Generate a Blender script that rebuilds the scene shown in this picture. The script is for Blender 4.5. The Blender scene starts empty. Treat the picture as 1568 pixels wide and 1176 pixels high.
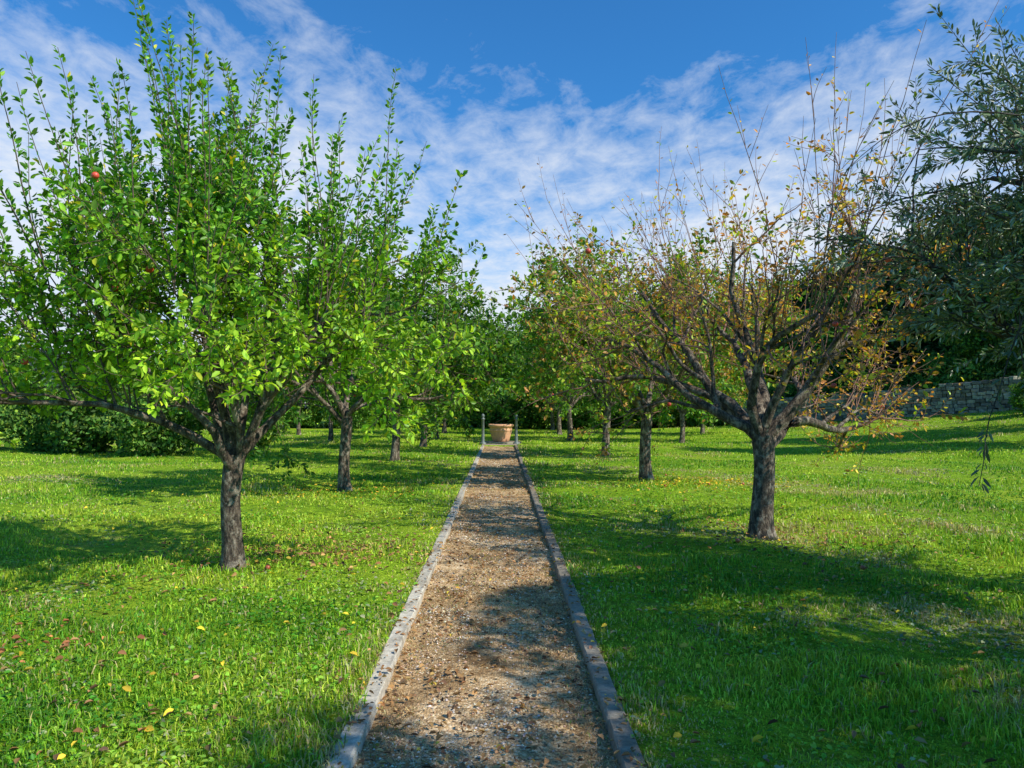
import bpy, math, numpy as np
from mathutils import Vector
SC=bpy.context.scene
SC.view_settings.view_transform='Standard'; SC.view_settings.look='None'; SC.view_settings.exposure=0
COL=SC.collection
def nrm(v): return v/(np.linalg.norm(v,axis=-1,keepdims=True)+1e-9)
def sstep(t): t=np.clip(t,0,1); return t*t*(3-2*t)
_r=np.random.RandomState(5)
_wv=[(_r.normal(size=2),_r.uniform(0,6.28)) for _ in range(40)]
def pn(x,y,f):
    s=0
    for i,(k,p) in enumerate(_wv):
        s=s+np.sin((k[0]*x+k[1]*y)*f*(0.6+0.05*i)+p)
    return s/math.sqrt(40)/0.75
def H(x,y):
    x=np.asarray(x,float); y=np.asarray(y,float)
    t=np.clip((x-7)/15,0,1)
    z=1.3*t*t*sstep((y-2)/22)
    z=z+np.clip(x-22,0,45)*0.22*sstep((y-2)/22)
    z=z+0.03*pn(x,y,0.9)*sstep((np.abs(x+0.06)-0.9)/1.5)*np.where(np.hypot(x,y)<70,1,0)
    return z
# ---------------------------------------------------------------- mesh builder
class MB:
    def __init__(s): s.v=[];s.f=[];s.n=0;s.c=[]
    def add(s,v,f,mat=0,col=(1,1,1)):
        v=np.asarray(v,float).reshape(-1,3); f=np.asarray(f,np.int64)
        c=np.broadcast_to(np.asarray(col,float),(len(v),3)) if np.ndim(col)<2 else np.asarray(col,float)
        s.v.append(v); s.c.append(c); s.f.append((f+s.n,mat)); s.n+=len(v)
    def mesh(s,name,mats,smooth=True):
        me=bpy.data.meshes.new(name)
        V=np.concatenate(s.v); C=np.concatenate(s.c)
        me.vertices.add(len(V)); me.vertices.foreach_set('co',V.astype(np.float32).ravel())
        loops=np.concatenate([f.ravel() for f,m in s.f]).astype(np.int32)
        tot=np.concatenate([np.full(len(f),f.shape[1]) for f,m in s.f])
        st=np.concatenate([[0],np.cumsum(tot)[:-1]]).astype(np.int32)
        mi=np.concatenate([np.full(len(f),m) for f,m in s.f]).astype(np.int32)
        me.loops.add(len(loops)); me.loops.foreach_set('vertex_index',loops)
        me.polygons.add(len(tot)); me.polygons.foreach_set('loop_start',st)
        me.polygons.foreach_set('material_index',mi)
        me.polygons.foreach_set('use_smooth',np.full(len(tot),smooth))
        me.update(calc_edges=True)
        a=me.color_attributes.new('Col','FLOAT_COLOR','POINT')
        a.data.foreach_set('color',np.concatenate([C,np.ones((len(C),1))],1).astype(np.float32).ravel())
        for m in mats: me.materials.append(m)
        return me
def obj(name,me,loc=(0,0,0),rz=0,sc=1,parent=None):
    o=bpy.data.objects.new(name,me); COL.objects.link(o); o.location=loc; o.rotation_euler=(0,0,rz)
    o.scale=(sc,sc,sc) if np.ndim(sc)==0 else sc
    if parent: o.parent=parent
    return o
def tubes(mb,P,R,sides,mat,col,cap=False):
    M,n,_=P.shape
    T=nrm(np.gradient(P,axis=1))
    ref=np.array([0.31,0.22,0.13]); ref=np.broadcast_to(ref,T.shape)
    A=nrm(np.cross(T,ref)); B=np.cross(T,A)
    a=np.arange(sides)*2*math.pi/sides
    ring=P[:,:,None,:]+R[:,:,None,None]*(np.cos(a)[None,None,:,None]*A[:,:,None,:]+np.sin(a)[None,None,:,None]*B[:,:,None,:])
    V=ring.reshape(-1,3)
    i=np.arange(M)[:,None,None]*n*sides; j=np.arange(n-1)[None,:,None]*sides; k=np.arange(sides)[None,None,:]; k2=(k+1)%sides
    F=np.stack([i+j+k,i+j+k2,i+j+sides+k2,i+j+sides+k],-1).reshape(-1,4)
    mb.add(V,F,mat,col)
def grow(rs,S,D,L,nseg,wig,trop):
    M=len(S); P=[S]; d=nrm(D); p=S
    for i in range(nseg):
        d=nrm(d+rs.normal(size=(M,3))*wig+trop)
        p=p+d*(L/nseg)[:,None]; P.append(p)
    return np.stack(P,1)
def sample(P,idx,t):
    n=P.shape[1]-1; u=t*n; i=np.minimum(u.astype(int),n-1); f=(u-i)[:,None]
    a=P[idx,i]; b=P[idx,i+1]
    return a*(1-f)+b*f, nrm(b-a)
def perp(rs,T):
    return nrm(np.cross(T,rs.normal(size=T.shape)))
def children(rs,P,k,t0,t1,a0,a1):
    M=len(P); idx=np.repeat(np.arange(M),k); t=rs.uniform(t0,t1,M*k)
    p,T=sample(P,idx,t); a=rs.uniform(a0,a1,M*k)[:,None]
    return p,nrm(T*np.cos(a)+perp(rs,T)*np.sin(a)),idx,t
def leafgeo(mb,p,a,n,L,Wd,mat,col,fold=0.25,droop=0.15):
    a=nrm(a); s=nrm(np.cross(a,n)); n=np.cross(s,a); L=L[:,None]; W=Wd[:,None]*0.5
    b=p; l1=p+a*L*.33+s*W*.9+n*W*fold; l2=p+a*L*.72+s*W*.72+n*(W*fold-L*droop*.4); tip=p+a*L-n*L*droop
    r2=p+a*L*.72-s*W*.72+n*(W*fold-L*droop*.4); r1=p+a*L*.33-s*W*.9+n*W*fold
    V=np.stack([b,l1,l2,tip,r2,r1],1).reshape(-1,3); q=np.arange(len(p))[:,None]*6
    F=np.concatenate([q+np.array([[0,1,2,3]]),q+np.array([[0,3,4,5]])])
    mb.add(V,F,mat,np.repeat(col,6,axis=0))
def pal(rs,n,palette):
    w=np.array([q[0] for q in palette]); c=np.array([q[1] for q in palette])
    i=rs.choice(len(w),n,p=w/w.sum())
    return c[i]*rs.uniform(.55,1.4,(n,1))*(1+rs.normal(size=(n,3))*.06).clip(.7,1.3)
def leaves(rs,mb,P,k,t0,size,ratio,palette,mat=1,up=0.5,fwd=0.6,colfn=None):
    M=len(P); idx=np.repeat(np.arange(M),k)
    t=rs.uniform(t0,1,M*k); p,T=sample(P,idx,t)
    d=nrm(T*fwd+perp(rs,T)+np.array([0,0,-.12])); p=p+d*size*.25
    n=nrm(rs.normal(size=p.shape)*.7+np.array([0,0,up]))
    L=size*rs.uniform(.6,1.25,len(p))
    c=pal(rs,len(p),palette)
    if colfn is not None: c=colfn(rs,p,c)
    leafgeo(mb,p,d,n,L,L*ratio,mat,c)
# ---------------------------------------------------------------- materials
def newmat(name):
    m=bpy.data.materials.new(name); m.use_nodes=True; nt=m.node_tree; nt.nodes.clear()
    out=nt.nodes.new('ShaderNodeOutputMaterial'); return m,nt,out
def N(nt,t,**kw):
    n=nt.nodes.new(t)
    for k,v in kw.items():
        if k.startswith('i_'): n.inputs[k[2:].replace('_',' ')].default_value=v
        else: setattr(n,k,v)
    return n
def ramp(nt,src,stops):
    r=nt.nodes.new('ShaderNodeValToRGB'); e=r.color_ramp.elements
    while len(e)<len(stops): e.new(0.5)
    for el,(p,c) in zip(e,stops): el.position=p; el.color=(*c,1)
    nt.links.new(src,r.inputs[0]); return r.outputs[0]
def leafmat(name,trans=0.35,rough=0.45,tmul=(1.5,1.5,.6),spec=.35,var=.15):
    m,nt,out=newmat(name); a=N(nt,'ShaderNodeAttribute',attribute_name='Col')
    oi=N(nt,'ShaderNodeObjectInfo')
    mr=N(nt,'ShaderNodeMapRange'); nt.links.new(oi.outputs['Random'],mr.inputs[0]); mr.inputs[3].default_value=1-var; mr.inputs[4].default_value=1+var
    vm=N(nt,'ShaderNodeVectorMath',operation='SCALE'); nt.links.new(a.outputs[0],vm.inputs[0]); nt.links.new(mr.outputs[0],vm.inputs['Scale'])
    b=N(nt,'ShaderNodeBsdfPrincipled'); nt.links.new(vm.outputs[0],b.inputs['Base Color']); b.inputs['Roughness'].default_value=rough
    b.inputs['Specular IOR Level'].default_value=spec
    tm=N(nt,'ShaderNodeVectorMath',operation='MULTIPLY'); tm.inputs[1].default_value=tmul; nt.links.new(vm.outputs[0],tm.inputs[0])
    t=N(nt,'ShaderNodeBsdfTranslucent'); nt.links.new(tm.outputs[0],t.inputs[0])
    mx=N(nt,'ShaderNodeMixShader'); mx.inputs[0].default_value=trans
    nt.links.new(b.outputs[0],mx.inputs[1]); nt.links.new(t.outputs[0],mx.inputs[2]); nt.links.new(mx.outputs[0],out.inputs[0]); return m
def barkmat(name,dark,mid,light,scale=14):
    m,nt,out=newmat(name); tc=N(nt,'ShaderNodeTexCoord')
    mp=N(nt,'ShaderNodeMapping'); mp.inputs['Scale'].default_value=(1,1,.35); nt.links.new(tc.outputs['Object'],mp.inputs[0])
    n1=N(nt,'ShaderNodeTexNoise',i_Scale=scale*1.8,i_Detail=7.,i_Roughness=.75); nt.links.new(mp.outputs[0],n1.inputs[0])
    n2=N(nt,'ShaderNodeTexNoise',i_Scale=scale*.6,i_Detail=6.,i_Roughness=.7); nt.links.new(tc.outputs['Object'],n2.inputs[0])
    c1=ramp(nt,n1.outputs[0],[(.42,dark),(.53,mid),(.68,light)])
    c2=ramp(nt,n2.outputs[0],[(.53,(0,0,0)),(.62,(.85,.85,.85))])
    mx=N(nt,'ShaderNodeMix',data_type='RGBA'); nt.links.new(c2,mx.inputs[0]); nt.links.new(c1,mx.inputs[6]); mx.inputs[7].default_value=(*light,1)
    b=N(nt,'ShaderNodeBsdfPrincipled'); b.inputs['Roughness'].default_value=.85; nt.links.new(mx.outputs[2],b.inputs['Base Color'])
    bp=N(nt,'ShaderNodeBump'); bp.inputs['Strength'].default_value=1; bp.inputs['Distance'].default_value=.05
    nt.links.new(n1.outputs[0],bp.inputs['Height']); nt.links.new(bp.outputs[0],b.inputs['Normal']); nt.links.new(b.outputs[0],out.inputs[0]); return m
def attrmat(name,rough=.85,nscale=30,bump=.3,amt=.35,stain=None):
    m,nt,out=newmat(name); a=N(nt,'ShaderNodeAttribute',attribute_name='Col'); tc=N(nt,'ShaderNodeTexCoord')
    n1=N(nt,'ShaderNodeTexNoise',i_Scale=float(nscale),i_Detail=6.,i_Roughness=.65); nt.links.new(tc.outputs['Object'],n1.inputs[0])
    mr=N(nt,'ShaderNodeMapRange'); nt.links.new(n1.outputs[0],mr.inputs[0]); mr.inputs[1].default_value=.3; mr.inputs[2].default_value=.7; mr.inputs[3].default_value=1-amt; mr.inputs[4].default_value=1+amt
    vm=N(nt,'ShaderNodeVectorMath',operation='SCALE'); nt.links.new(a.outputs[0],vm.inputs[0]); nt.links.new(mr.outputs[0],vm.inputs['Scale'])
    col=vm.outputs[0]
    if stain:
        n2=N(nt,'ShaderNodeTexNoise',i_Scale=stain[0],i_Detail=8.,i_Roughness=.75); nt.links.new(tc.outputs['Object'],n2.inputs[0])
        k=ramp(nt,n2.outputs[0],[(.48,(0,0,0)),(.66,(.7,.7,.7))]); mx=N(nt,'ShaderNodeMix',data_type='RGBA'); nt.links.new(k,mx.inputs[0]); nt.links.new(col,mx.inputs[6]); mx.inputs[7].default_value=(*stain[1],1); col=mx.outputs[2]
    b=N(nt,'ShaderNodeBsdfPrincipled'); b.inputs['Roughness'].default_value=rough; nt.links.new(col,b.inputs['Base Color'])
    bp=N(nt,'ShaderNodeBump'); bp.inputs['Strength'].default_value=bump; bp.inputs['Distance'].default_value=.02
    nt.links.new(n1.outputs[0],bp.inputs['Height']); nt.links.new(bp.outputs[0],b.inputs['Normal']); nt.links.new(b.outputs[0],out.inputs[0]); return m
M_LEAF=leafmat('apple_leaf',.34,.42,(1.6,1.45,.5)); M_OLIVE=leafmat('olive_leaf',.12,.38,(1.2,1.3,.8),.5); M_WOOD=leafmat('woodland_leaf',.2,.6,(1.3,1.4,.6),.2,.3)
M_BARK=barkmat('apple_bark',(.035,.024,.017),(.15,.108,.075),(.45,.38,.29)); M_TWIG=attrmat('twig_bark',.8,20)
M_DBARK=barkmat('dark_bark',(.03,.025,.02),(.08,.065,.05),(.16,.14,.12))
M_APPLE=attrmat('apple_skin',.35,40,.02,.15)
M_BLADE=leafmat('grass_blade',.25,.5,(1.3,1.3,.6),.3,0)
M_LITTER=leafmat('fallen_leaf',.15,.7,(1.1,1,.7),.15,0)
M_STONE=attrmat('pebble',.85,60,.2,.2); M_KERB=attrmat('kerb_stone',.9,30,.4,.35,(2.5,(.17,.13,.085))); M_WALL=attrmat('rubble_stone',.95,6,.6,.5)
M_PLINTH=attrmat('plinth_stone',.9,22,.6,.4)
# ground
def groundmat():
    m,nt,out=newmat('lawn'); tc=N(nt,'ShaderNodeTexCoord')
    def nz(s,d=8.,r=.6):
        n=N(nt,'ShaderNodeTexNoise',i_Scale=s,i_Detail=d,i_Roughness=r); nt.links.new(tc.outputs['Object'],n.inputs[0]); return n.outputs[0]
    c1=ramp(nt,nz(.35),[(.3,(.20,.41,.02)),(.5,(.34,.57,.03)),(.7,(.52,.65,.055))])
    c2=ramp(nt,nz(9.,6.,.75),[(.3,(.28,.32,.22)),(.5,(.8,.8,.8)),(.7,(1.3,1.25,1.1))])
    c3=ramp(nt,nz(70.,3.,.7),[(.3,(.35,.4,.3)),(.6,(1.15,1.1,1))])  # dark ends of these two noise layers paint root shade between blades
    mul=N(nt,'ShaderNodeVectorMath',operation='MULTIPLY'); nt.links.new(c1,mul.inputs[0]); nt.links.new(c2,mul.inputs[1])
    mul2=N(nt,'ShaderNodeVectorMath',operation='MULTIPLY'); nt.links.new(mul.outputs[0],mul2.inputs[0]); nt.links.new(c3,mul2.inputs[1])
    dry=ramp(nt,nz(.9,7.,.7),[(.58,(0,0,0)),(.70,(.6,.6,.6))])
    mx=N(nt,'ShaderNodeMix',data_type='RGBA'); nt.links.new(dry,mx.inputs[0]); nt.links.new(mul2.outputs[0],mx.inputs[6]); mx.inputs[7].default_value=(.40,.35,.13,1)
    b=N(nt,'ShaderNodeBsdfPrincipled'); b.inputs['Roughness'].default_value=.9; b.inputs['Specular IOR Level'].default_value=.1; nt.links.new(mx.outputs[2],b.inputs['Base Color'])
    bp=N(nt,'ShaderNodeBump'); bp.inputs['Strength'].default_value=.8; bp.inputs['Distance'].default_value=.06
    nt.links.new(nz(22.,6.,.75),bp.inputs['Height']); nt.links.new(bp.outputs[0],b.inputs['Normal']); nt.links.new(b.outputs[0],out.inputs[0]); return m
def pathmat():
    m,nt,out=newmat('gravel'); tc=N(nt,'ShaderNodeTexCoord')
    def nz(s,d=8.,r=.65):
        n=N(nt,'ShaderNodeTexNoise',i_Scale=s,i_Detail=d,i_Roughness=r); nt.links.new(tc.outputs['Object'],n.inputs[0]); return n.outputs[0]
    v=N(nt,'ShaderNodeTexVoronoi',i_Scale=70.); nt.links.new(tc.outputs['Object'],v.inputs[0])
    sx=N(nt,'ShaderNodeSeparateColor'); nt.links.new(v.outputs['Color'],sx.inputs[0])
    c1=ramp(nt,sx.outputs[0],[(0,(.22,.15,.085)),(.4,(.48,.34,.19)),(.75,(.64,.48,.30)),(1,(.80,.68,.50))])
    c2=ramp(nt,nz(1.7,9.,.7),[(.38,(.42,.31,.18)),(.50,(.9,.78,.6)),(.62,(1.25,1.17,1.05))])
    mul=N(nt,'ShaderNodeVectorMath',operation='MULTIPLY'); nt.links.new(c1,mul.inputs[0]); nt.links.new(c2,mul.inputs[1])
    b=N(nt,'ShaderNodeBsdfPrincipled'); b.inputs['Roughness'].default_value=.9; nt.links.new(mul.outputs[0],b.inputs['Base Color'])
    bp=N(nt,'ShaderNodeBump'); bp.inputs['Strength'].default_value=.6; bp.inputs['Distance'].default_value=.012; bp.invert=True
    nt.links.new(v.outputs['Distance'],bp.inputs['Height']); nt.links.new(bp.outputs[0],b.inputs['Normal']); nt.links.new(b.outputs[0],out.inputs[0]); return m
PX0,PX1=-.66,.54; KW=.105; PEND=30.5
PZ=-.05
# ---- ground sheet
xs=np.unique(np.concatenate([-np.geomspace(1.2,900,60)[::-1]-.06,np.array([PX0-KW*.6,PX0-KW*.5,PX1+KW*.5,PX1+KW*.6,0]),np.geomspace(1.2,900,60)-.06,np.arange(6,60,1.0)]))
ys=np.unique(np.concatenate([np.arange(-8,60,.6),np.array([PEND,PEND+.02]),np.geomspace(60,1200,40),-np.geomspace(8.5,400,15)]))
X,Y=np.meshgrid(xs,ys); Z=H(X,Y)
inside=(X>PX0-KW*.55)&(X<PX1+KW*.55)&(Y<PEND+.01)
Z=np.where(inside,PZ-.03,Z)
nx,ny=len(xs),len(ys); i=np.arange(ny-1)[:,None]*nx+np.arange(nx-1)[None]; 
F=np.stack([i,i+1,i+nx+1,i+nx],-1).reshape(-1,4)
mb=MB(); mb.add(np.stack([X,Y,Z],-1),F); obj('ground',mb.mesh('ground',[groundmat()]))
# ---- path
rs=np.random.RandomState(1)
px=np.linspace(PX0-KW*.3,PX1+KW*.3,14); py=np.arange(-8,PEND+.1,.12); X,Y=np.meshgrid(px,py)
def PH_(X,Y): return PZ+.010*pn(X,Y,6)+.010*pn(X,Y,2)
Z=PH_(X,Y)
i=np.arange(len(py)-1)[:,None]*14+np.arange(13)[None]; F=np.stack([i,i+1,i+15,i+14],-1).reshape(-1,4)
mb=MB(); mb.add(np.stack([X,Y,Z],-1),F); obj('gravel_path',mb.mesh('gravel_path',[pathmat()]))
# ---- kerbs
def stone_box(mb,cx,cy,cz,sx,sy,sz,rs,jit,col,bev=.012,n=1):
    x=sx/2;z=sz/2;b=bev
    prof=np.array([(-x,-z),(-x,z-b),(-x+b,z),(x-b,z),(x,z-b),(x,-z)])
    yy=[-sy/2,-sy/2+b]+list(np.linspace(-sy/2,sy/2,n+2)[1:-1])+[sy/2-b,sy/2]
    R=[]
    for j,yv in enumerate(yy):
        e=1 if 0<j<len(yy)-1 else (1-b*1.2/min(x,z))
        q=prof*e+rs.normal(size=prof.shape)*jit
        R.append(np.stack([q[:,0],np.full(6,yv),q[:,1]],-1))
    V=np.array(R).reshape(-1,3)+np.array([cx,cy,cz]); F=[]
    for j in range(len(yy)-1):
        for k in range(6): F.append([j*6+k,j*6+(k+1)%6,(j+1)*6+(k+1)%6,(j+1)*6+k])
    mb.add(V,F,0,col); L=len(yy)-1
    mb.add(V,[[0,1,2,3,4,5]],0,col); mb.add(V,[[L*6+k for k in (5,4,3,2,1,0)]],0,col)
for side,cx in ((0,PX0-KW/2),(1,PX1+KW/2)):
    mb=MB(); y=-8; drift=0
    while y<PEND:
        L=rs.uniform(.95,1.05); c=np.array([.58,.52,.42])*rs.uniform(.8,1.08) if side==0 else np.array([.28,.235,.175])*rs.uniform(.75,1.15)  # right kerb takes a darker colour with its shade painted in
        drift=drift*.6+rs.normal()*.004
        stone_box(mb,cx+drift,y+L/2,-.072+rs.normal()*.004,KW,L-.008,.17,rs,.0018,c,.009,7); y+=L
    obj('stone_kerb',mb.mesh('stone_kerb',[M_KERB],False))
# ---- pebbles
def logy(n,a,b): return np.exp(rs.uniform(math.log(a),math.log(b),n))
n=26000; y=logy(n,2.6,26); x=rs.uniform(PX0+.01,PX1-.01,n)
keep=pn(x,y,3)+rs.normal(size=n)*.7>.0; x=x[keep];y=y[keep]; n=len(x)
s=rs.uniform(.003,.010,n)*(1+y/22)
oct_=np.array([(1,0,0),(0,1,0),(-1,0,0),(0,-1,0),(0,0,1),(0,0,-1)],float)
V=oct_[None]*(rs.uniform(.6,1.3,(n,6,1)))*s[:,None,None]*np.array([1,1,.7]); 
a=rs.uniform(0,6.28,n); ca,sa=np.cos(a)[:,None],np.sin(a)[:,None]
V=np.stack([V[:,:,0]*ca-V[:,:,1]*sa,V[:,:,0]*sa+V[:,:,1]*ca,V[:,:,2]],-1)+np.stack([x,y,PH_(x,y)+s*.25],-1)[:,None]
tri=np.array([(0,1,4),(1,2,4),(2,3,4),(3,0,4)]); F=(np.arange(n)[:,None,None]*6+tri[None]).reshape(-1,3)
c=pal(rs,n,[(3,(.58,.45,.30)),(1.6,(.64,.55,.43)),(1.2,(.26,.19,.12)),(3,(.50,.33,.18)),(.3,(.72,.67,.57))])
mb=MB(); mb.add(V,F,0,np.repeat(c,6,0)); obj('path_pebbles',mb.mesh('path_pebbles',[M_STONE],False))
# ---- grass
def blades(mb,x,y,z0,h,w,col,bend,rs):
    n=len(x); a=rs.uniform(0,6.28,n); la=rs.uniform(0,6.28,n); le=rs.uniform(.1,1,n)*bend
    p=np.stack([x,y,z0],-1); s=np.stack([np.cos(a),np.sin(a),a*0],-1)*w[:,None]*.5
    ld=np.stack([np.cos(la),np.sin(la),la*0],-1)
    m=p+ld*(h*le*.3)[:,None]+np.array([0,0,1])*(h*.6)[:,None]
    t=p+ld*(h*le)[:,None]+np.array([0,0,1])*(h*(1-.35*le))[:,None]
    V=np.stack([p-s,p+s,m+s*.8,m-s*.8,t],1).reshape(-1,3); q=np.arange(n)[:,None]*5
    mb.add(V,q+np.array([[0,1,2,3]]),0,np.repeat(col,5,0)); mb.f.append((q+np.array([[3,2,4]])+mb.n-n*5,0))
def outside(x,y=0):
    o=.01+.035*np.clip(pn(x*0+1,y,2.5)+.3*pn(x*0,y,9.),0,1)
    return (x<PX0-KW+o)|(x>PX1+KW-o)
def lawncol(rs,x,y,n):
    g=np.array([.31,.55,.03]);yg=np.array([.55,.69,.06]);d=np.array([.62,.52,.23]);dk=np.array([.13,.34,.02])
    u=pn(x,y,.55)+.5*pn(x+9,y,2.3)+rs.normal(size=n)*.8
    c=np.where((u>.4)[:,None],yg,np.where((u<-.9)[:,None],dk,g))
    dm=(pn(x+31,y-7,.8)+.6*pn(x,y+5,3.)+rs.normal(size=n)*.7)>1.5
    edge=np.exp(-np.minimum(abs(x-(PX0-KW)),abs(x-(PX1+KW)))/.22)
    dm|=rs.uniform(size=n)<.5*edge+.05
    c=np.where(dm[:,None],d,c)
    return c*rs.uniform(.45,1.3,(n,1))*(1+rs.normal(size=(n,3))*.06)
n=430000; y=logy(n,2.6,48); x=rs.uniform(-1,1,n)*(.8*y+1.5); k=outside(x,y); x,y=x[k],y[k]; n=len(x)
patch=.75+.3*pn(x,y,1.3)+.25*pn(x,y,5.)
tall=1+.9*sstep((x-1.2)/2)*np.exp(-((y-6)/4)**2)*(pn(x+3,y,1.1)>0.0)
h=rs.uniform(.02,.065,n)*np.clip(patch,.3,1.6)*tall*(1+y/60); w=rs.uniform(.0025,.0055,n)*(1+y/5.5)
mb=MB(); blades(mb,x,y,H(x,y)-.004,h,w,lawncol(rs,x,y,n),1.,rs)
n=80000; y=logy(n,2.6,18); x=rs.uniform(-1,1,n)*(.8*y+1.5); k=outside(x,y)&(pn(x+50,y,1.7)+rs.normal(size=n)*.5>.0); x,y=x[k],y[k]; n=len(x)
p=np.stack([x,y,H(x,y)+rs.uniform(.012,.045,n)],-1); a=rs.normal(size=(n,3))*np.array([1,1,.25]); nn=rs.normal(size=(n,3))*.35+np.array([0,0,1])
L=rs.uniform(.012,.03,n)*(1+y/14); leafgeo(mb,p,a,nn,L,L*.75,0,lawncol(rs,x,y,n)*np.array([.6,.78,.9]))
obj('lawn_grass',mb.mesh('lawn_grass',[M_BLADE]))
# dry grass/straw on path
n=56000; y=logy(n,2.6,26); x=rs.uniform(PX0,PX1,n)
k=(pn(x+3,y,2.2)+rs.normal(size=n)*.5+1.3*np.exp(-np.minimum(x-PX0,PX1-x)/.1))>.2; x,y=x[k],y[k]; n=len(x)
mb=MB(); c=pal(rs,n,[(4,(.60,.41,.20)),(3,(.40,.25,.12)),(1,(.68,.53,.30)),(.7,(.2,.3,.05))])
blades(mb,x,y,PH_(x,y),rs.uniform(.008,.025,n),rs.uniform(.002,.005,n)*(1+y/10),c,2.6,rs)
obj('dry_path_grass',mb.mesh('dry_path_grass',[M_LITTER]))
# fallen leaves
def litter(n,x,y,z,palette,mb,sz=.05):
    p=np.stack([x,y,z+rs.uniform(.0,.02,n)],-1); a=rs.normal(size=(n,3))*np.array([1,1,.2]); nn=rs.normal(size=(n,3))*.4+np.array([0,0,1])
    L=sz*rs.uniform(.4,1.2,n); leafgeo(mb,p,a,nn,L,L*.6,0,pal(rs,n,palette),.5,.2)
BR=[(4,(.38,.2,.08)),(3,(.52,.30,.12)),(2,(.20,.11,.06)),(.5,(.68,.48,.07))]
mb=MB(); n=3400; y=logy(n,2.6,30); x=rs.uniform(PX0-KW,PX1+KW,n); litter(n,x,y,np.where((x<PX0)|(x>PX1),.018,PZ+.015),BR,mb,.042)
n=2600; y=logy(n,2.8,30); x=np.where(rs.uniform(size=n)<.5,-2.6+rs.normal(size=n)*2,3.2+rs.normal(size=n)*2.2); k=outside(x); x,y=x[k],y[k]; litter(len(x),x,y,H(x,y)+.035,BR+[(5,(.78,.56,.05))],mb,.055)
for (cx,cy,sd,n,P_) in ((4.1,15.6,.9,520,[(3,(.80,.58,.05)),(1,(.6,.3,.06))]),(-3.3,5.1,.3,60,[(3,(.5,.2,.08)),(1,(.4,.25,.1))]),(-2.0,8.2,.8,700,BR),(3.4,9.3,.9,360,BR),(-3.0,14.4,1,320,[(3,(.75,.5,.05)),(1,(.6,.3,.06))])):
    x=cx+rs.normal(size=n)*sd; y=cy+rs.normal(size=n)*sd*.8; litter(n,x,y,H(x,y)+.035,P_,mb,.055)
obj('fallen_leaves',mb.mesh('fallen_leaves',[M_LITTER]))
# ---------------------------------------------------------------- apple trees
def dirs(az,el): az=np.radians(az);el=np.radians(el); return np.stack([np.cos(az)*np.cos(el),np.sin(az)*np.cos(el),np.sin(el)],-1)
def ico(mb,c,r,mat,col):
    a=np.linspace(0,math.pi,7)[1:-1]; b=np.arange(9)*2*math.pi/9; V=[(0,0,.85)]
    for t in a:
        for u in b: V.append((math.sin(t)*math.cos(u),math.sin(t)*math.sin(u),math.cos(t)*.92))
    V.append((0,0,-.85)); V=np.array(V)*r+c; F=[];T=[]
    for i in range(4):
        for k in range(9): F.append([1+i*9+k,1+(i+1)*9+k,1+(i+1)*9+(k+1)%9,1+i*9+(k+1)%9])
    for k in range(9): T.append([0,1+k,1+(k+1)%9]); T.append([46,37+(k+1)%9,37+k])
    cc=np.broadcast_to(np.asarray(col),(47,3)); mb.add(V,F,mat,cc); mb.f.append((np.array(T)+mb.n-47,mat))
mb=MB(); rs=np.random.RandomState(19)
for cx,cy,sd,n in ((-2.4,7.6,1.,1),(3.3,9.0,1.,2),(3.2,16,1.,5)):
    for i in range(n):
        x,y=cx+rs.normal()*sd,cy+rs.normal()*sd
        if abs(x+.06)>.8: ico(mb,np.array([x,y,float(H(x,y))+.035]),rs.uniform(.024,.032),0,np.array([.5,.12,.05])*rs.uniform(.7,1.2))
obj('fallen_apples',mb.mesh('fallen_apples',[M_APPLE]))
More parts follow.
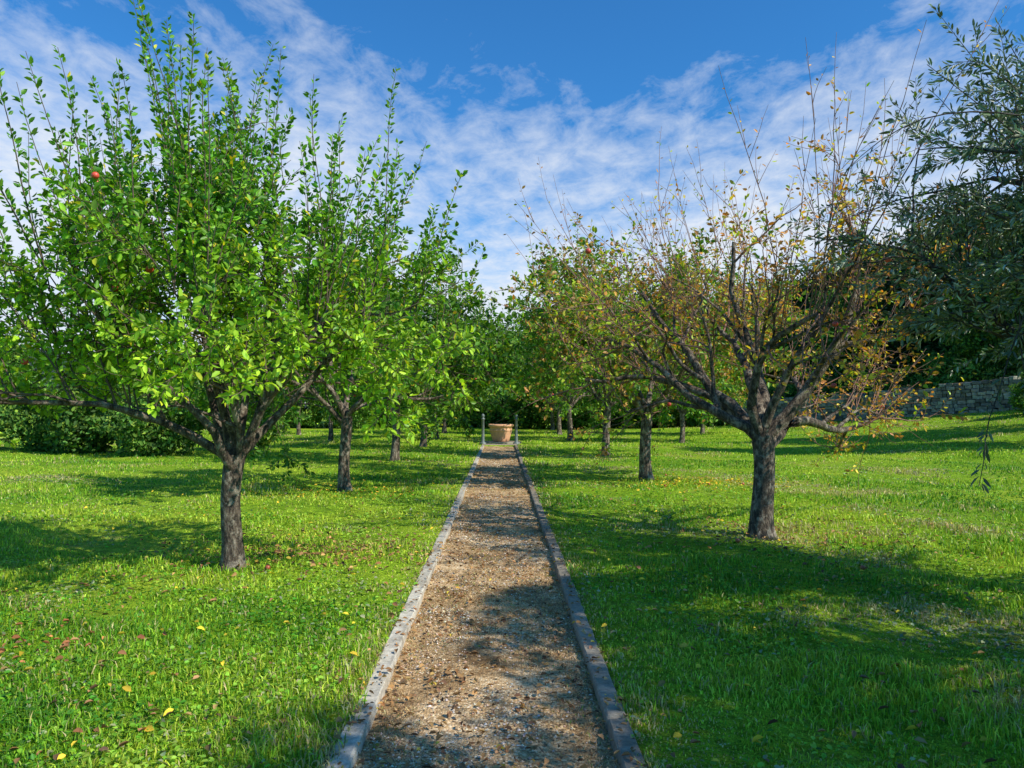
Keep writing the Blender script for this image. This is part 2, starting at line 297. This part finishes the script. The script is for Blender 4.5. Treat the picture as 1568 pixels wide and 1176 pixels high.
def apple_tree(name,seed,limbs,fork=1.0,rt=.1,lean=(0,0),n2=11,l2=(.7,1.25),n3=8,l3=(.3,.6),kl=28,ls=.07,nspr=80,lspr=(.6,1.6),kspr=45,palette=None,barespr=0,apples=8,droop=-.05,twigc=(.13,.09,.06),colfn=None,limbr=.55,ratio=.55,bare2=0,kbare=5,wig=.16,sout=.16,ltrop=.03,sublen=(.9,1.4),swig=.045,t2=.28,axmax=9.):
    rs=np.random.RandomState(seed); mb=MB()
    nt_=9; t=np.linspace(0,1,nt_); tr=np.stack([lean[0]*t+.02*np.sin(t*5+seed),lean[1]*t+.02*np.cos(t*4),-.05+t*(fork+.05)],-1)
    R=rt*(1-.12*t+.5*np.exp(-t*9)+.12*np.exp(-((t-1)/.15)**2))
    tubes(mb,tr[None],R[None],12,0,(1,1,1))
    top=tr[-1]; L=np.array(limbs,float); m=len(L)
    S=top+np.array([0,0,-.06])+rs.normal(size=(m,3))*.02+np.array([0,0,1])*rs.uniform(-.12,.08,(m,1))
    D=dirs(L[:,0],L[:,1]); 
    P1=grow(rs,S,D,L[:,2],9,wig,np.array([0,0,ltrop])); u=np.linspace(0,1,10)
    lr=rt*limbr*(L[:,2]/L[:,2].max())**.5
    R1=lr[:,None]*(1-.72*u[None]**.8); tubes(mb,P1,R1,8,0,(1,1,1))
    def pr(lo,idx,t): return lo[idx]*(1-.72*t**.8)
    p,d,idx,t=children(rs,P1,3,.25,.8,.5,.95); Ls=rs.uniform(sublen[0],sublen[1],len(p)); Ps=grow(rs,p,d+np.array([0,0,.25]),Ls,9,.15,np.array([0,0,.02]))
    Rs=pr(lr,idx,t)*.62; tubes(mb,Ps,Rs[:,None]*(1-.7*u[None]),6,0,(1,1,1))
    PA=np.concatenate([P1,Ps]); RA=np.concatenate([lr,Rs])
    k2=max(1,n2//3)
    p,d,idx,t=children(rs,PA,k2,t2,1,.5,1.25)
    L2=rs.uniform(l2[0],l2[1],len(p)); out=nrm(p*np.array([1,1,0])-top*np.array([1,1,0]))
    tz=droop+.10*(rs.uniform(size=len(p))<.5)
    P2=grow(rs,p,d+out*.35,L2,6,.16,np.stack([0*tz,0*tz,tz],-1)); r2=np.minimum(.016,pr(RA,idx,t)*.5+.003); u2=np.linspace(0,1,7)
    tubes(mb,P2,r2[:,None]*(1-.75*u2[None]),5,2,twigc)
    p,d,idx,t=children(rs,P2,n3,.15,1,.4,1.1); L3=rs.uniform(l3[0],l3[1],len(p))
    P3=grow(rs,p,d,L3,4,.14,np.array([0,0,.04])); u3=np.linspace(0,1,5); tubes(mb,P3,(.0045*(1-.6*u3))[None].repeat(len(p),0),3,2,twigc)
    q=rs.uniform(size=len(P3))>bare2
    if kl: leaves(rs,mb,P3[q],kl,.05,ls,ratio,palette,colfn=colfn); leaves(rs,mb,P2,max(2,kl//3),.3,ls,ratio,palette,colfn=colfn)
    src=np.concatenate([P1[:, :],Ps]); 
    idx=rs.randint(0,len(src),nspr); t=rs.uniform(.35,1,nspr); p,T=sample(src,idx,t)
    d=nrm(np.array([0,0,1.])+(p-top)*np.array([1,1,0])*sout+rs.normal(size=p.shape)*.14); LS=rs.uniform(lspr[0],lspr[1],nspr)
    PS=grow(rs,p,d,LS,8,swig,np.array([0,0,.04])); us=np.linspace(0,1,9); tubes(mb,PS,(.008*(1-.75*us))[None].repeat(nspr,0),4,2,twigc)
    nb=int(nspr*(1-barespr))
    if nb and kspr: leaves(rs,mb,PS[:nb],kspr,.12,ls*.88,ratio,palette,up=.25,fwd=.9,colfn=colfn)
    if barespr: leaves(rs,mb,PS[nb:],kbare,.3,ls*.8,ratio,palette,fwd=.9,colfn=colfn)
    if barespr:
        p,d,idx,t=children(rs,PS,4,.1,.8,.3,.7); Pq=grow(rs,p,d,rs.uniform(.2,.7,len(p)),4,.07,np.array([0,0,.06])); tubes(mb,Pq,(.004*(1-.6*u3))[None].repeat(len(p),0),3,2,twigc)
        leaves(rs,mb,Pq,3,.3,ls*.8,ratio,palette,colfn=colfn)
    ok=np.where((P3[:,-1,0]<axmax)&((P3[:,-1,1]<-.5)|(axmax>5)))[0]
    for i in range(apples):
        j=ok[rs.randint(len(ok))]; c=P3[j,-1]+np.array([0,0,-.05]); ico(mb,c,rs.uniform(.026,.033),3,np.array([.65,.08,.045])*rs.uniform(.7,1.2))
    return mb.mesh(name,[M_BARK,M_LEAF,M_TWIG,M_APPLE])
GREEN=[(5,(.085,.24,.022)),(4,(.14,.35,.028)),(3,(.26,.50,.035)),(.5,(.66,.58,.04))]
GREEN2=[(5,(.07,.19,.022)),(4,(.13,.30,.028)),(2.5,(.25,.44,.035)),(.4,(.5,.42,.03))]
def topdark(rs,p,c):
    k=np.clip((3.1-p[:,2])/1.3,0,1)*rs.uniform(0,1,len(p))
    return c*(1-k[:,None])+k[:,None]*np.array([.45,.64,.045])*(c.sum(1,keepdims=True)/.45).clip(.5,1.5)
me=apple_tree('apple_tree_mesh',14,[(180,36,2.2),(150,62,2.3),(95,66,2.2),(40,60,2.2),(8,48,1.75),(-50,70,1.4),(222,48,1.9),(-120,72,1.5),(165,80,2.4),(20,78,2.3)],fork=1.0,rt=.092,lean=(.04,.0),n2=9,l2=(.6,1.15),n3=8,l3=(.25,.5),kl=27,ls=.066,nspr=175,lspr=(.7,2.2),kspr=88,palette=GREEN,colfn=topdark,droop=-.05,sublen=(.7,1.15),wig=.11,sout=.2,apples=11,swig=.06,t2=.4,bare2=.12,axmax=-.4)
obj('apple_tree',me,(-2.58,7.4,float(H(-2.58,7.4))),0,1.08)
AUT=[(3.6,(.68,.31,.06)),(2.8,(.48,.23,.08)),(3,(.72,.54,.06)),(2.0,(.46,.54,.05)),(1.0,(.18,.34,.03))]
def autfn(rs,p,c):
    k=(pn(p[:,0]*1.2+p[:,2],p[:,1]+p[:,2]*.7,1.1)-.7*np.clip(p[:,0],-2,2)>.5)&(rs.uniform(size=len(p))<.7)&(p[:,2]<3.6)
    return np.where(k[:,None],np.array([.42,.54,.04])*rs.uniform(.6,1.3,(len(p),1)),c)
me=apple_tree('apple_tree_autumn_mesh',23,[(172,50,2.6),(152,34,2.4),(100,58,2.5),(60,46,2.7),(24,42,2.9),(3,30,2.5),(-60,60,2.0),(-120,58,2.1),(195,42,2.2),(38,62,3.0)],fork=1.15,rt=.125,lean=(-.02,0),n2=9,l2=(.6,1.2),n3=7,l3=(.25,.6),kl=10,ls=.064,nspr=90,lspr=(.8,3.0),kspr=8,palette=AUT,barespr=.75,apples=9,twigc=(.25,.13,.09),limbr=.66,bare2=.35,droop=-.02,colfn=autfn,kbare=8,wig=.2,sout=.42,swig=.07,t2=.5)
obj('apple_tree',me,(3.15,9.2,float(H(3.15,9.2))),0,1.06)
g1=apple_tree('apple_tree_g1',31,[(170,45,2.0),(110,60,2.3),(60,62,2.3),(10,42,2.0),(-60,48,2.0),(230,52,2.1)],fork=1.25,rt=.09,n2=12,n3=8,kl=24,ls=.09,nspr=110,lspr=(.6,1.8),kspr=44,palette=GREEN2,apples=6)
g2=apple_tree('apple_tree_g2',47,[(190,40,2.1),(130,55,2.2),(75,66,2.4),(25,50,2.1),(-40,42,2.0),(-100,58,2.2),(-160,45,1.8)],fork=1.15,rt=.09,n2=9,n3=8,kl=26,ls=.09,nspr=100,lspr=(.7,1.9),kspr=44,palette=GREEN2,apples=6)
MIX=[(4.5,(.12,.27,.03)),(3.4,(.27,.44,.04)),(2.2,(.55,.29,.08)),(1,(.6,.5,.05)),(1.1,(.32,.17,.07))]
g3=apple_tree('apple_tree_g3',53,[(175,36,2.4),(120,58,2.3),(70,60,2.5),(20,46,2.2),(-50,45,2.1),(235,50,2.2)],fork=1.2,rt=.10,n2=12,n3=8,kl=26,ls=.085,nspr=70,lspr=(.5,1.4),kspr=26,palette=MIX,apples=5,twigc=(.20,.12,.08))
row=[(g2,-2.92,14.5,.3,1.22),(g3,3.1,16.4,0,1.28),(g1,3.3,24,2.0,1.34),(g1,-3.0,22,1.1,1.3),(g2,-2.9,29,2.4,1.35),(g2,3.1,34.6,4.,1.42),(g1,-3.1,36.5,5.,1.4),(g1,3.2,42,3.1,1.42),(g2,-3.2,44,1.,1.4),(g2,3.3,49,5.5,1.4),
 (g1,10.8,41,1.2,1.2),(g3,7.8,33,2.2,1.1),(g2,-7.5,34,3.3,1.15),(g1,-11,42,4.4,1.2),(g2,9.5,50,.5,1.4),(g1,-8.5,24.5,.9,.7)]
for me,x,y,rz,s in row: obj('apple_tree',me,(x,y,float(H(x,y))),rz,s)
# ---------------------------------------------------------------- olive trees
OL=[(5,(.17,.22,.125)),(3,(.10,.145,.07)),(2,(.40,.45,.35)),(1,(.17,.25,.08))]
def olive(name,seed,hang=None,kl=26,nspr=60):
    rs=np.random.RandomState(seed); mb=MB(); u=np.linspace(0,1,10)
    t=np.linspace(0,1,8); tr=np.stack([.1*np.sin(t*4),.08*t,t*1.35-.05],-1); tubes(mb,tr[None],(.17*(1-.25*t+.5*np.exp(-t*7)))[None],12,0,(1,1,1))
    az=np.array([180,140,95,50,0,-50,-110,215,160]);el=np.array([38,55,62,50,45,50,55,60,72]);L=np.array([2.1,2.4,2.6,2.2,2.0,2.1,2.2,2.3,3.0])
    P1=grow(rs,tr[-1]+rs.normal(size=(9,3))*.03,dirs(az,el),L,9,.15,np.array([0,0,.03])); tubes(mb,P1,.085*(1-.75*u)[None].repeat(9,0),8,0,(1,1,1))
    p,d,idx,t=children(rs,P1,12,.3,1,.4,1.1); P2=grow(rs,p,d,rs.uniform(.7,1.2,len(p)),6,.13,np.array([0,0,-.03])); tubes(mb,P2,(.014*(1-.7*np.linspace(0,1,7)))[None].repeat(len(p),0),5,0,(1,1,1))
    p,d,idx,t=children(rs,P2,7,.2,1,.3,1.); P3=grow(rs,p,d,rs.uniform(.3,.65,len(p)),5,.1,np.array([0,0,-.07])); tubes(mb,P3,(.004*(1-.6*np.linspace(0,1,6)))[None].repeat(len(p),0),3,0,(1,1,1))
    leaves(rs,mb,P3,kl,.05,.066,.3,OL,fwd=1.)
    idx=rs.randint(0,9,nspr); p,T=sample(P1,idx,rs.uniform(.5,1,nspr)); d=nrm(np.array([0,0,1.])+rs.normal(size=p.shape)*.4)
    PS=grow(rs,p,d,rs.uniform(.6,1.3,nspr),7,.06,np.array([0,0,.02])); tubes(mb,PS,(.006*(1-.6*np.linspace(0,1,8)))[None].repeat(nspr,0),4,0,(1,1,1)); leaves(rs,mb,PS,50,.15,.066,.3,OL,fwd=1.1)
    if hang is not None:
        S=np.array(hang[0]); D=np.array(hang[1]); PH=grow(rs,S,D,np.array(hang[2]),8,.08,np.array([0,0,-.12])); tubes(mb,PH,(.006*(1-.6*np.linspace(0,1,9)))[None].repeat(len(S),0),4,0,(1,1,1)); leaves(rs,mb,PH,44,.1,.07,.28,OL[1:2],fwd=1.1)
    return mb.mesh(name,[M_DBARK,M_OLIVE])
OX,OY=5.9,6.2
h0=np.array([4.3,5.9,2.0])-np.array([OX,OY,0])
o1=olive('olive_tree_mesh',3,hang=([h0,h0+[.1,.2,0],h0+[-.05,-.05,1.3]],[[-.3,-.1,-.6],[-.1,-.1,-1],[-1,0,.2]],[1.3,1.2,1.2]),kl=40,nspr=110)
obj('olive_tree',o1,(OX,OY,float(H(OX,OY))),0,1.16)
# ---------------------------------------------------------------- woodland trees and shrubs
def clump_tree(name,seed,Ht,R,base,nc,per,cs,palette,tr=.2,shape='round',crk=1.,lmat=None,ratio=.6):
    rs=np.random.RandomState(seed); mb=MB()
    if tr: t=np.linspace(0,1,8); P=np.stack([.3*np.sin(t*3)*t,.2*t,t*Ht*.8-.3],-1); tubes(mb,P[None],(tr*(1-.8*t))[None],8,0,(1,1,1))
    if tr:
        idx=np.zeros(9,int); p,T=sample(P[None],idx,rs.uniform(max(.3,base/Ht),.8,9)); d=nrm(rs.normal(size=(9,3))*np.array([1,1,.2])+np.array([0,0,.7])); PB=grow(rs,p,d,np.full(9,R*.8),5,.1,np.array([0,0,.05])); tubes(mb,PB,(tr*.35*(1-.7*np.linspace(0,1,6)))[None].repeat(9,0),5,0,(1,1,1))
    u=nrm(rs.normal(size=(nc,3))); rr=rs.uniform(.25,1,nc)**.45
    hz=(Ht-base)/2; C=u*rr[:,None]*np.array([R*.82,R*.82,hz*.85])+np.array([0,0,base+hz])
    if shape=='cone':
        k=1-.75*np.clip((C[:,2]-base)/(Ht-base),0,1); C[:,0]*=k*1.3; C[:,1]*=k*1.3
    cr=R*rs.uniform(.18,.36,nc)*crk; cl=rs.uniform(.6,1.35,nc)
    i=np.repeat(np.arange(nc),per); v=nrm(rs.normal(size=(len(i),3))); p=C[i]+v*(cr[i]*rs.uniform(.3,1,len(i))**.5)[:,None]*np.array([1,1,.75])
    a=nrm(rs.normal(size=p.shape)+v*.4); n=nrm(v+rs.normal(size=p.shape)*.6+np.array([0,0,.4])); L=cs*rs.uniform(.6,1.3,len(i))
    leafgeo(mb,p,a,n,L,L*ratio,1,pal(rs,len(i),palette)*cl[i][:,None]); return mb.mesh(name,[M_DBARK,lmat or M_WOOD])
WG=[(4,(.09,.20,.035)),(3,(.14,.28,.04)),(1.4,(.27,.38,.05))]
DG=[(4,(.035,.075,.022)),(3,(.055,.11,.03)),(1,(.10,.16,.04))]
o2=clump_tree('olive_mesh2',91,5.0,2.3,1.4,30,420,.075,OL,.16,crk=1.0,lmat=M_OLIVE,ratio=.35)
obj('olive_tree',o2,(5.6,3.2,0),2.,1.0)
oak=clump_tree('oak_mesh',93,8.0,2.6,5.4,16,560,.12,WG,.2,crk=.95); oak2=clump_tree('oak_mesh2',98,8.0,2.6,5.6,12,560,.12,WG,.2,crk=.95)
obj('oak_tree',oak,(8.4,1.9,0),1.,1.0); obj('oak_tree',oak2,(7.3,-.9,0),3.4,.95)
w1=clump_tree('w1',61,9.5,3.4,1.5,90,110,.26,WG); w2=clump_tree('w2',62,11,3.8,1.2,100,110,.28,DG,.25); w3=clump_tree('w3',63,8,3.2,.6,80,110,.24,WG)
sh=clump_tree('sh',64,2.6,1.6,-.2,50,130,.14,WG,0); hol=clump_tree('hol',65,11.5,2.9,.2,150,150,.17,DG,.25,'cone')
wl=bpy.data.objects.new('woodland',None); COL.objects.link(wl)
rs=np.random.RandomState(77); WM=[w1,w3,w1]
def wt(x,y,m,s): obj('woodland_tree',m,(x,y,float(H(x,y))-.1),rs.uniform(0,6.28),(s*rs.uniform(.9,1.1),s*rs.uniform(.9,1.1),s),wl)
for t in np.linspace(0,1,13): wt(-42+36*t+rs.normal(),36+20*t+rs.normal()*1.5,[w1,w3][rs.randint(2)],rs.uniform(.6,.8))
for t in np.linspace(0,1,11): wt(-14+30*t+rs.normal()*.8,58+rs.normal()*2,WM[rs.randint(3)],rs.uniform(.8,1.))
for t in np.linspace(0,1,9): wt(-12+26*t,68+rs.normal()*2,[w1,w2,w3][rs.randint(3)],rs.uniform(.9,1.1))
for t in np.linspace(0,1,10): wt(27-9*t+rs.normal()*.7,36+28*t+rs.normal(),[w2,w1][rs.randint(2)],rs.uniform(.75,.95))
for t in np.linspace(0,1,9): wt(33-9*t+rs.normal(),38+28*t+rs.normal(),w2,rs.uniform(.95,1.15))
for t in np.linspace(0,1,8): wt(41-9*t+rs.normal(),40+28*t+rs.normal(),w2,rs.uniform(1.,1.2))
for i in range(10): wt(-50-i*6,36+rs.normal()*4,WM[rs.randint(3)],.9)
for t in np.linspace(0,1,16): obj('understory',sh,(-24+40*t,50+rs.normal()*1.2+5*math.sin(t*3),-.1),rs.uniform(0,6),rs.uniform(1.1,1.7),wl)
for t in np.linspace(0,1,12): x_,y_=25.5-10.5*t,32+22*t; obj('understory',sh,(x_+1,y_+.5,float(H(x_+1,y_))-.1),rs.uniform(0,6),rs.uniform(.9,1.4),wl)
obj('holm_oak',hol,(17.2,22,float(H(17.2,22))),0,1.0); obj('holm_oak',hol,(20.5,26,float(H(20.5,26))),2,1.)
for x,y,s in ((-11,24.5,1.),(-13.5,26,1.15),(-9,27.5,.9),(-16,27,1.),(-19,28,1.2),(-22.5,28,1.),(-26,29,1.2),(21.5,30.5,.7)):
    obj('shrub',sh,(x,y,float(H(x,y))),x,s)
# ---- hill
n1,n2_=70,26; az=np.radians(np.linspace(95,178,n1)); hh=np.linspace(0,1,n2_)
A,Hh=np.meshgrid(az,hh); prof=(38+14*np.sin(A*5+1)+7*np.sin(A*13))*sstep((A-math.radians(96))/.6)
Rr=230+140*Hh; X=np.cos(A)*Rr; Y=np.sin(A)*Rr; Z=prof*np.sin(Hh*math.pi/2)+1.5*pn(X,Y,.12)*Hh-2
i=np.arange(n2_-1)[:,None]*n1+np.arange(n1-1)[None]; F=np.stack([i,i+1,i+n1+1,i+n1],-1).reshape(-1,4)
m,nt,out=newmat('wooded_hill'); tc=N(nt,'ShaderNodeTexCoord'); nn=N(nt,'ShaderNodeTexNoise',i_Scale=.12,i_Detail=9.,i_Roughness=.7); nt.links.new(tc.outputs['Object'],nn.inputs[0])
b=N(nt,'ShaderNodeBsdfPrincipled'); b.inputs['Roughness'].default_value=1; nt.links.new(ramp(nt,nn.outputs[0],[(.35,(.02,.04,.025)),(.55,(.05,.085,.05)),(.7,(.09,.12,.07))]),b.inputs['Base Color'])
bp=N(nt,'ShaderNodeBump'); bp.inputs['Strength'].default_value=1; bp.inputs['Distance'].default_value=5; nt.links.new(nn.outputs[0],bp.inputs['Height']); nt.links.new(bp.outputs[0],b.inputs['Normal']); nt.links.new(b.outputs[0],out.inputs[0])
mb=MB(); mb.add(np.stack([X,Y,Z],-1),F); obj('hill',mb.mesh('hill',[m]))
# ---- stone wall
rs=np.random.RandomState(8); mb=MB()
A=np.array([23.5,31.]); B=np.array([12.2,54.]); Lw=np.linalg.norm(B-A); dv=(B-A)/Lw
for k in range(9):
    s=0
    while s<Lw:
        L=rs.uniform(.2,.55); c=A+dv*(s+L/2); zb=float(H(c[0],c[1])); hk=.165
        if not(k==8 and rs.uniform()<.35):
            w=.5+rs.uniform(-.04,.04); q=MB(); stone_box(q,0,0,0,w,L-.015,hk-.012,rs,.008,np.array([.32,.285,.23])*rs.uniform(.35,1.35)*(1+rs.normal(size=3)*.04),.02)
            an=math.atan2(dv[1],dv[0])-math.pi/2
            V=q.v[0].copy(); V2=np.stack([V[:,0]*math.cos(an)-V[:,1]*math.sin(an)+c[0],V[:,0]*math.sin(an)+V[:,1]*math.cos(an)+c[1],V[:,2]+zb+hk*(k+.5)-.06],-1)
            mb.add(V2,q.f[0][0],0,q.c[0])
            base=mb.n-len(V2)
            mb.f.append((np.array([[0,1,2,3,4,5]])+base,0)); mb.f.append((np.array([[len(V2)-1-k2 for k2 in range(6)]])+base,0))
        s+=L
obj('stone_wall',mb.mesh('stone_wall',[M_WALL],False))
# ---- terracotta pot
def lathe(mb,prof,seg,mat,col,c=(0,0,0)):
    prof=np.array(prof); a=np.arange(seg)*2*math.pi/seg
    V=np.stack([prof[:,0][:,None]*np.cos(a),prof[:,0][:,None]*np.sin(a),np.repeat(prof[:,1][:,None],seg,1)],-1).reshape(-1,3)+np.array(c)
    F=[[i*seg+k,i*seg+(k+1)%seg,(i+1)*seg+(k+1)%seg,(i+1)*seg+k] for i in range(len(prof)-1) for k in range(seg)]; mb.add(V,F,mat,col)
PYc=32.2; e=bpy.data.objects.new('terracotta_pot',None); COL.objects.link(e); e.location=(0,PYc,0.08)
mb=MB(); lathe(mb,[(0,0),(.33,0),(.35,.03),(.40,.2),(.455,.42),(.46,.44),(.48,.45),(.48,.48),(.465,.49),(.47,.6),(.51,.61),(.53,.64),(.53,.70),(.50,.72),(.46,.72),(.45,.62),(0,.60)],40,0,(.80,.42,.24))
obj('pot_body',mb.mesh('pot_body',[attrmat('terracotta',.8,7,.2,.2)]),parent=e)
mb=MB(); lathe(mb,[(0,.605),(.25,.63),(.45,.61)],20,0,(.06,.045,.03)); obj('soil',mb.mesh('soil',[M_STONE]),parent=e)
mb=MB(); lathe(mb,[(.85,-.2),(.85,.04),(.83,.07),(.6,.075),(0,.076)],32,0,(.30,.26,.19)); obj('stone_plinth',mb.mesh('stone_plinth',[M_PLINTH],False),(0,PYc,0))
mb=MB(); stone_box(mb,0,0,0,.3,1.4,.1,rs,.003,(.32,.27,.19),.02,5); o=obj('stone_step',mb.mesh('stone_step',[M_PLINTH],False),(-.06,30.7,-.01),math.pi/2)
mi,nt,out=newmat('painted_iron'); b=N(nt,'ShaderNodeBsdfPrincipled'); tc=N(nt,'ShaderNodeTexCoord'); nn=N(nt,'ShaderNodeTexNoise',i_Scale=12.,i_Detail=5.); nt.links.new(tc.outputs['Object'],nn.inputs[0]); nt.links.new(ramp(nt,nn.outputs[0],[(.4,(.12,.15,.15)),(.7,(.22,.25,.24))]),b.inputs['Base Color']); b.inputs['Roughness'].default_value=.5; nt.links.new(b.outputs[0],out.inputs[0])
for x in (-.72,.62):
    mb=MB(); lathe(mb,[(0,-.05),(.13,-.05),(.13,.08),(.08,.11),(.065,.14),(.055,1.0),(.08,1.02),(.08,1.06),(.04,1.08),(.06,1.12),(.07,1.17),(.05,1.22),(0,1.25)],14,0,(1,1,1)); obj('iron_post',mb.mesh('iron_post',[mi]),(x,30.95,.0))
# ---------------------------------------------------------------- light, sky
EL=math.radians(42); ts=Vector((.86,-.5,0)).normalized()*math.cos(EL)+Vector((0,0,math.sin(EL)))
sl=bpy.data.lights.new('sun','SUN'); sl.energy=5.0; sl.angle=math.radians(.5); sl.color=(1,.95,.82)
so=bpy.data.objects.new('sun',sl); COL.objects.link(so); so.rotation_euler=ts.to_track_quat('Z','Y').to_euler(); so.location=(20,-10,30)
W=bpy.data.worlds.new('World'); SC.world=W; W.use_nodes=True; nt=W.node_tree; nt.nodes.clear()
out=N(nt,'ShaderNodeOutputWorld'); bg=N(nt,'ShaderNodeBackground'); bg.inputs[1].default_value=.09
sky=N(nt,'ShaderNodeTexSky'); sky.sky_type='NISHITA'; sky.sun_disc=False; sky.sun_elevation=EL; sky.sun_rotation=math.atan2(ts.x,ts.y); sky.air_density=1.; sky.dust_density=.4; sky.ozone_density=2.5
tint=N(nt,'ShaderNodeVectorMath',operation='MULTIPLY'); nt.links.new(sky.outputs[0],tint.inputs[0]); tint.inputs[1].default_value=(.42,1.28,1.95)
tc=N(nt,'ShaderNodeTexCoord'); sp=N(nt,'ShaderNodeSeparateXYZ'); nt.links.new(tc.outputs['Generated'],sp.inputs[0])
def mth(op,a,b=None,clamp=False):
    n=N(nt,'ShaderNodeMath',operation=op); n.use_clamp=clamp
    for i_,q in enumerate([a,b]):
        if q is None: continue
        if isinstance(q,(int,float)): n.inputs[i_].default_value=q
        else: nt.links.new(q,n.inputs[i_])
    return n.outputs[0]
zz=mth('ADD',mth('MAXIMUM',sp.outputs[2],0.),.12); cx=mth('DIVIDE',sp.outputs[0],zz); cy=mth('DIVIDE',sp.outputs[1],zz)
cb=N(nt,'ShaderNodeCombineXYZ'); nt.links.new(cx,cb.inputs[0]); nt.links.new(cy,cb.inputs[1])
mp=N(nt,'ShaderNodeMapping'); mp.inputs['Rotation'].default_value=(0,0,.6); mp.inputs['Scale'].default_value=(1,.7,1); nt.links.new(cb.outputs[0],mp.inputs[0])
f1=N(nt,'ShaderNodeTexNoise',i_Scale=.9,i_Detail=7.,i_Roughness=.55,i_Distortion=.4); nt.links.new(mp.outputs[0],f1.inputs[0])
f2=N(nt,'ShaderNodeTexNoise',i_Scale=9.,i_Detail=6.,i_Roughness=.65,i_Distortion=.3); nt.links.new(mp.outputs[0],f2.inputs[0])
lo=N(nt,'ShaderNodeMapRange'); nt.links.new(sp.outputs[2],lo.inputs[0]); lo.inputs[1].default_value=.12; lo.inputs[2].default_value=.46; lo.inputs[3].default_value=.48; lo.inputs[4].default_value=-.10
lf=mth('MULTIPLY',sp.outputs[0],.0)
v=mth('ADD',mth('ADD',f1.outputs[0],lo.outputs[0]),mth('ADD',lf,mth('MULTIPLY',f2.outputs[0],.6)))
north=N(nt,'ShaderNodeMapRange',interpolation_type='SMOOTHSTEP'); nt.links.new(sp.outputs[1],north.inputs[0]); north.inputs[1].default_value=0.; north.inputs[2].default_value=.55
cl=mth('MULTIPLY',mth('SUBTRACT',v,.81),2.6,True); cl=mth('MULTIPLY',mth('MULTIPLY',cl,.92),north.outputs[0])
mx=N(nt,'ShaderNodeMix',data_type='RGBA'); nt.links.new(cl,mx.inputs[0]); nt.links.new(tint.outputs[0],mx.inputs[6]); mx.inputs[7].default_value=(9.2,9.8,10.7,1)
nt.links.new(mx.outputs[2],bg.inputs[0]); nt.links.new(bg.outputs[0],out.inputs[0])
# ---------------------------------------------------------------- camera
cam=bpy.data.cameras.new('camera'); cam.lens=27.02; cam.sensor_width=36; cam.clip_end=3000; cam.clip_start=.05
co=bpy.data.objects.new('camera',cam); COL.objects.link(co); co.location=(0,0,1.6); co.rotation_euler=(math.radians(91.56),0,math.radians(-.83)); SC.camera=co
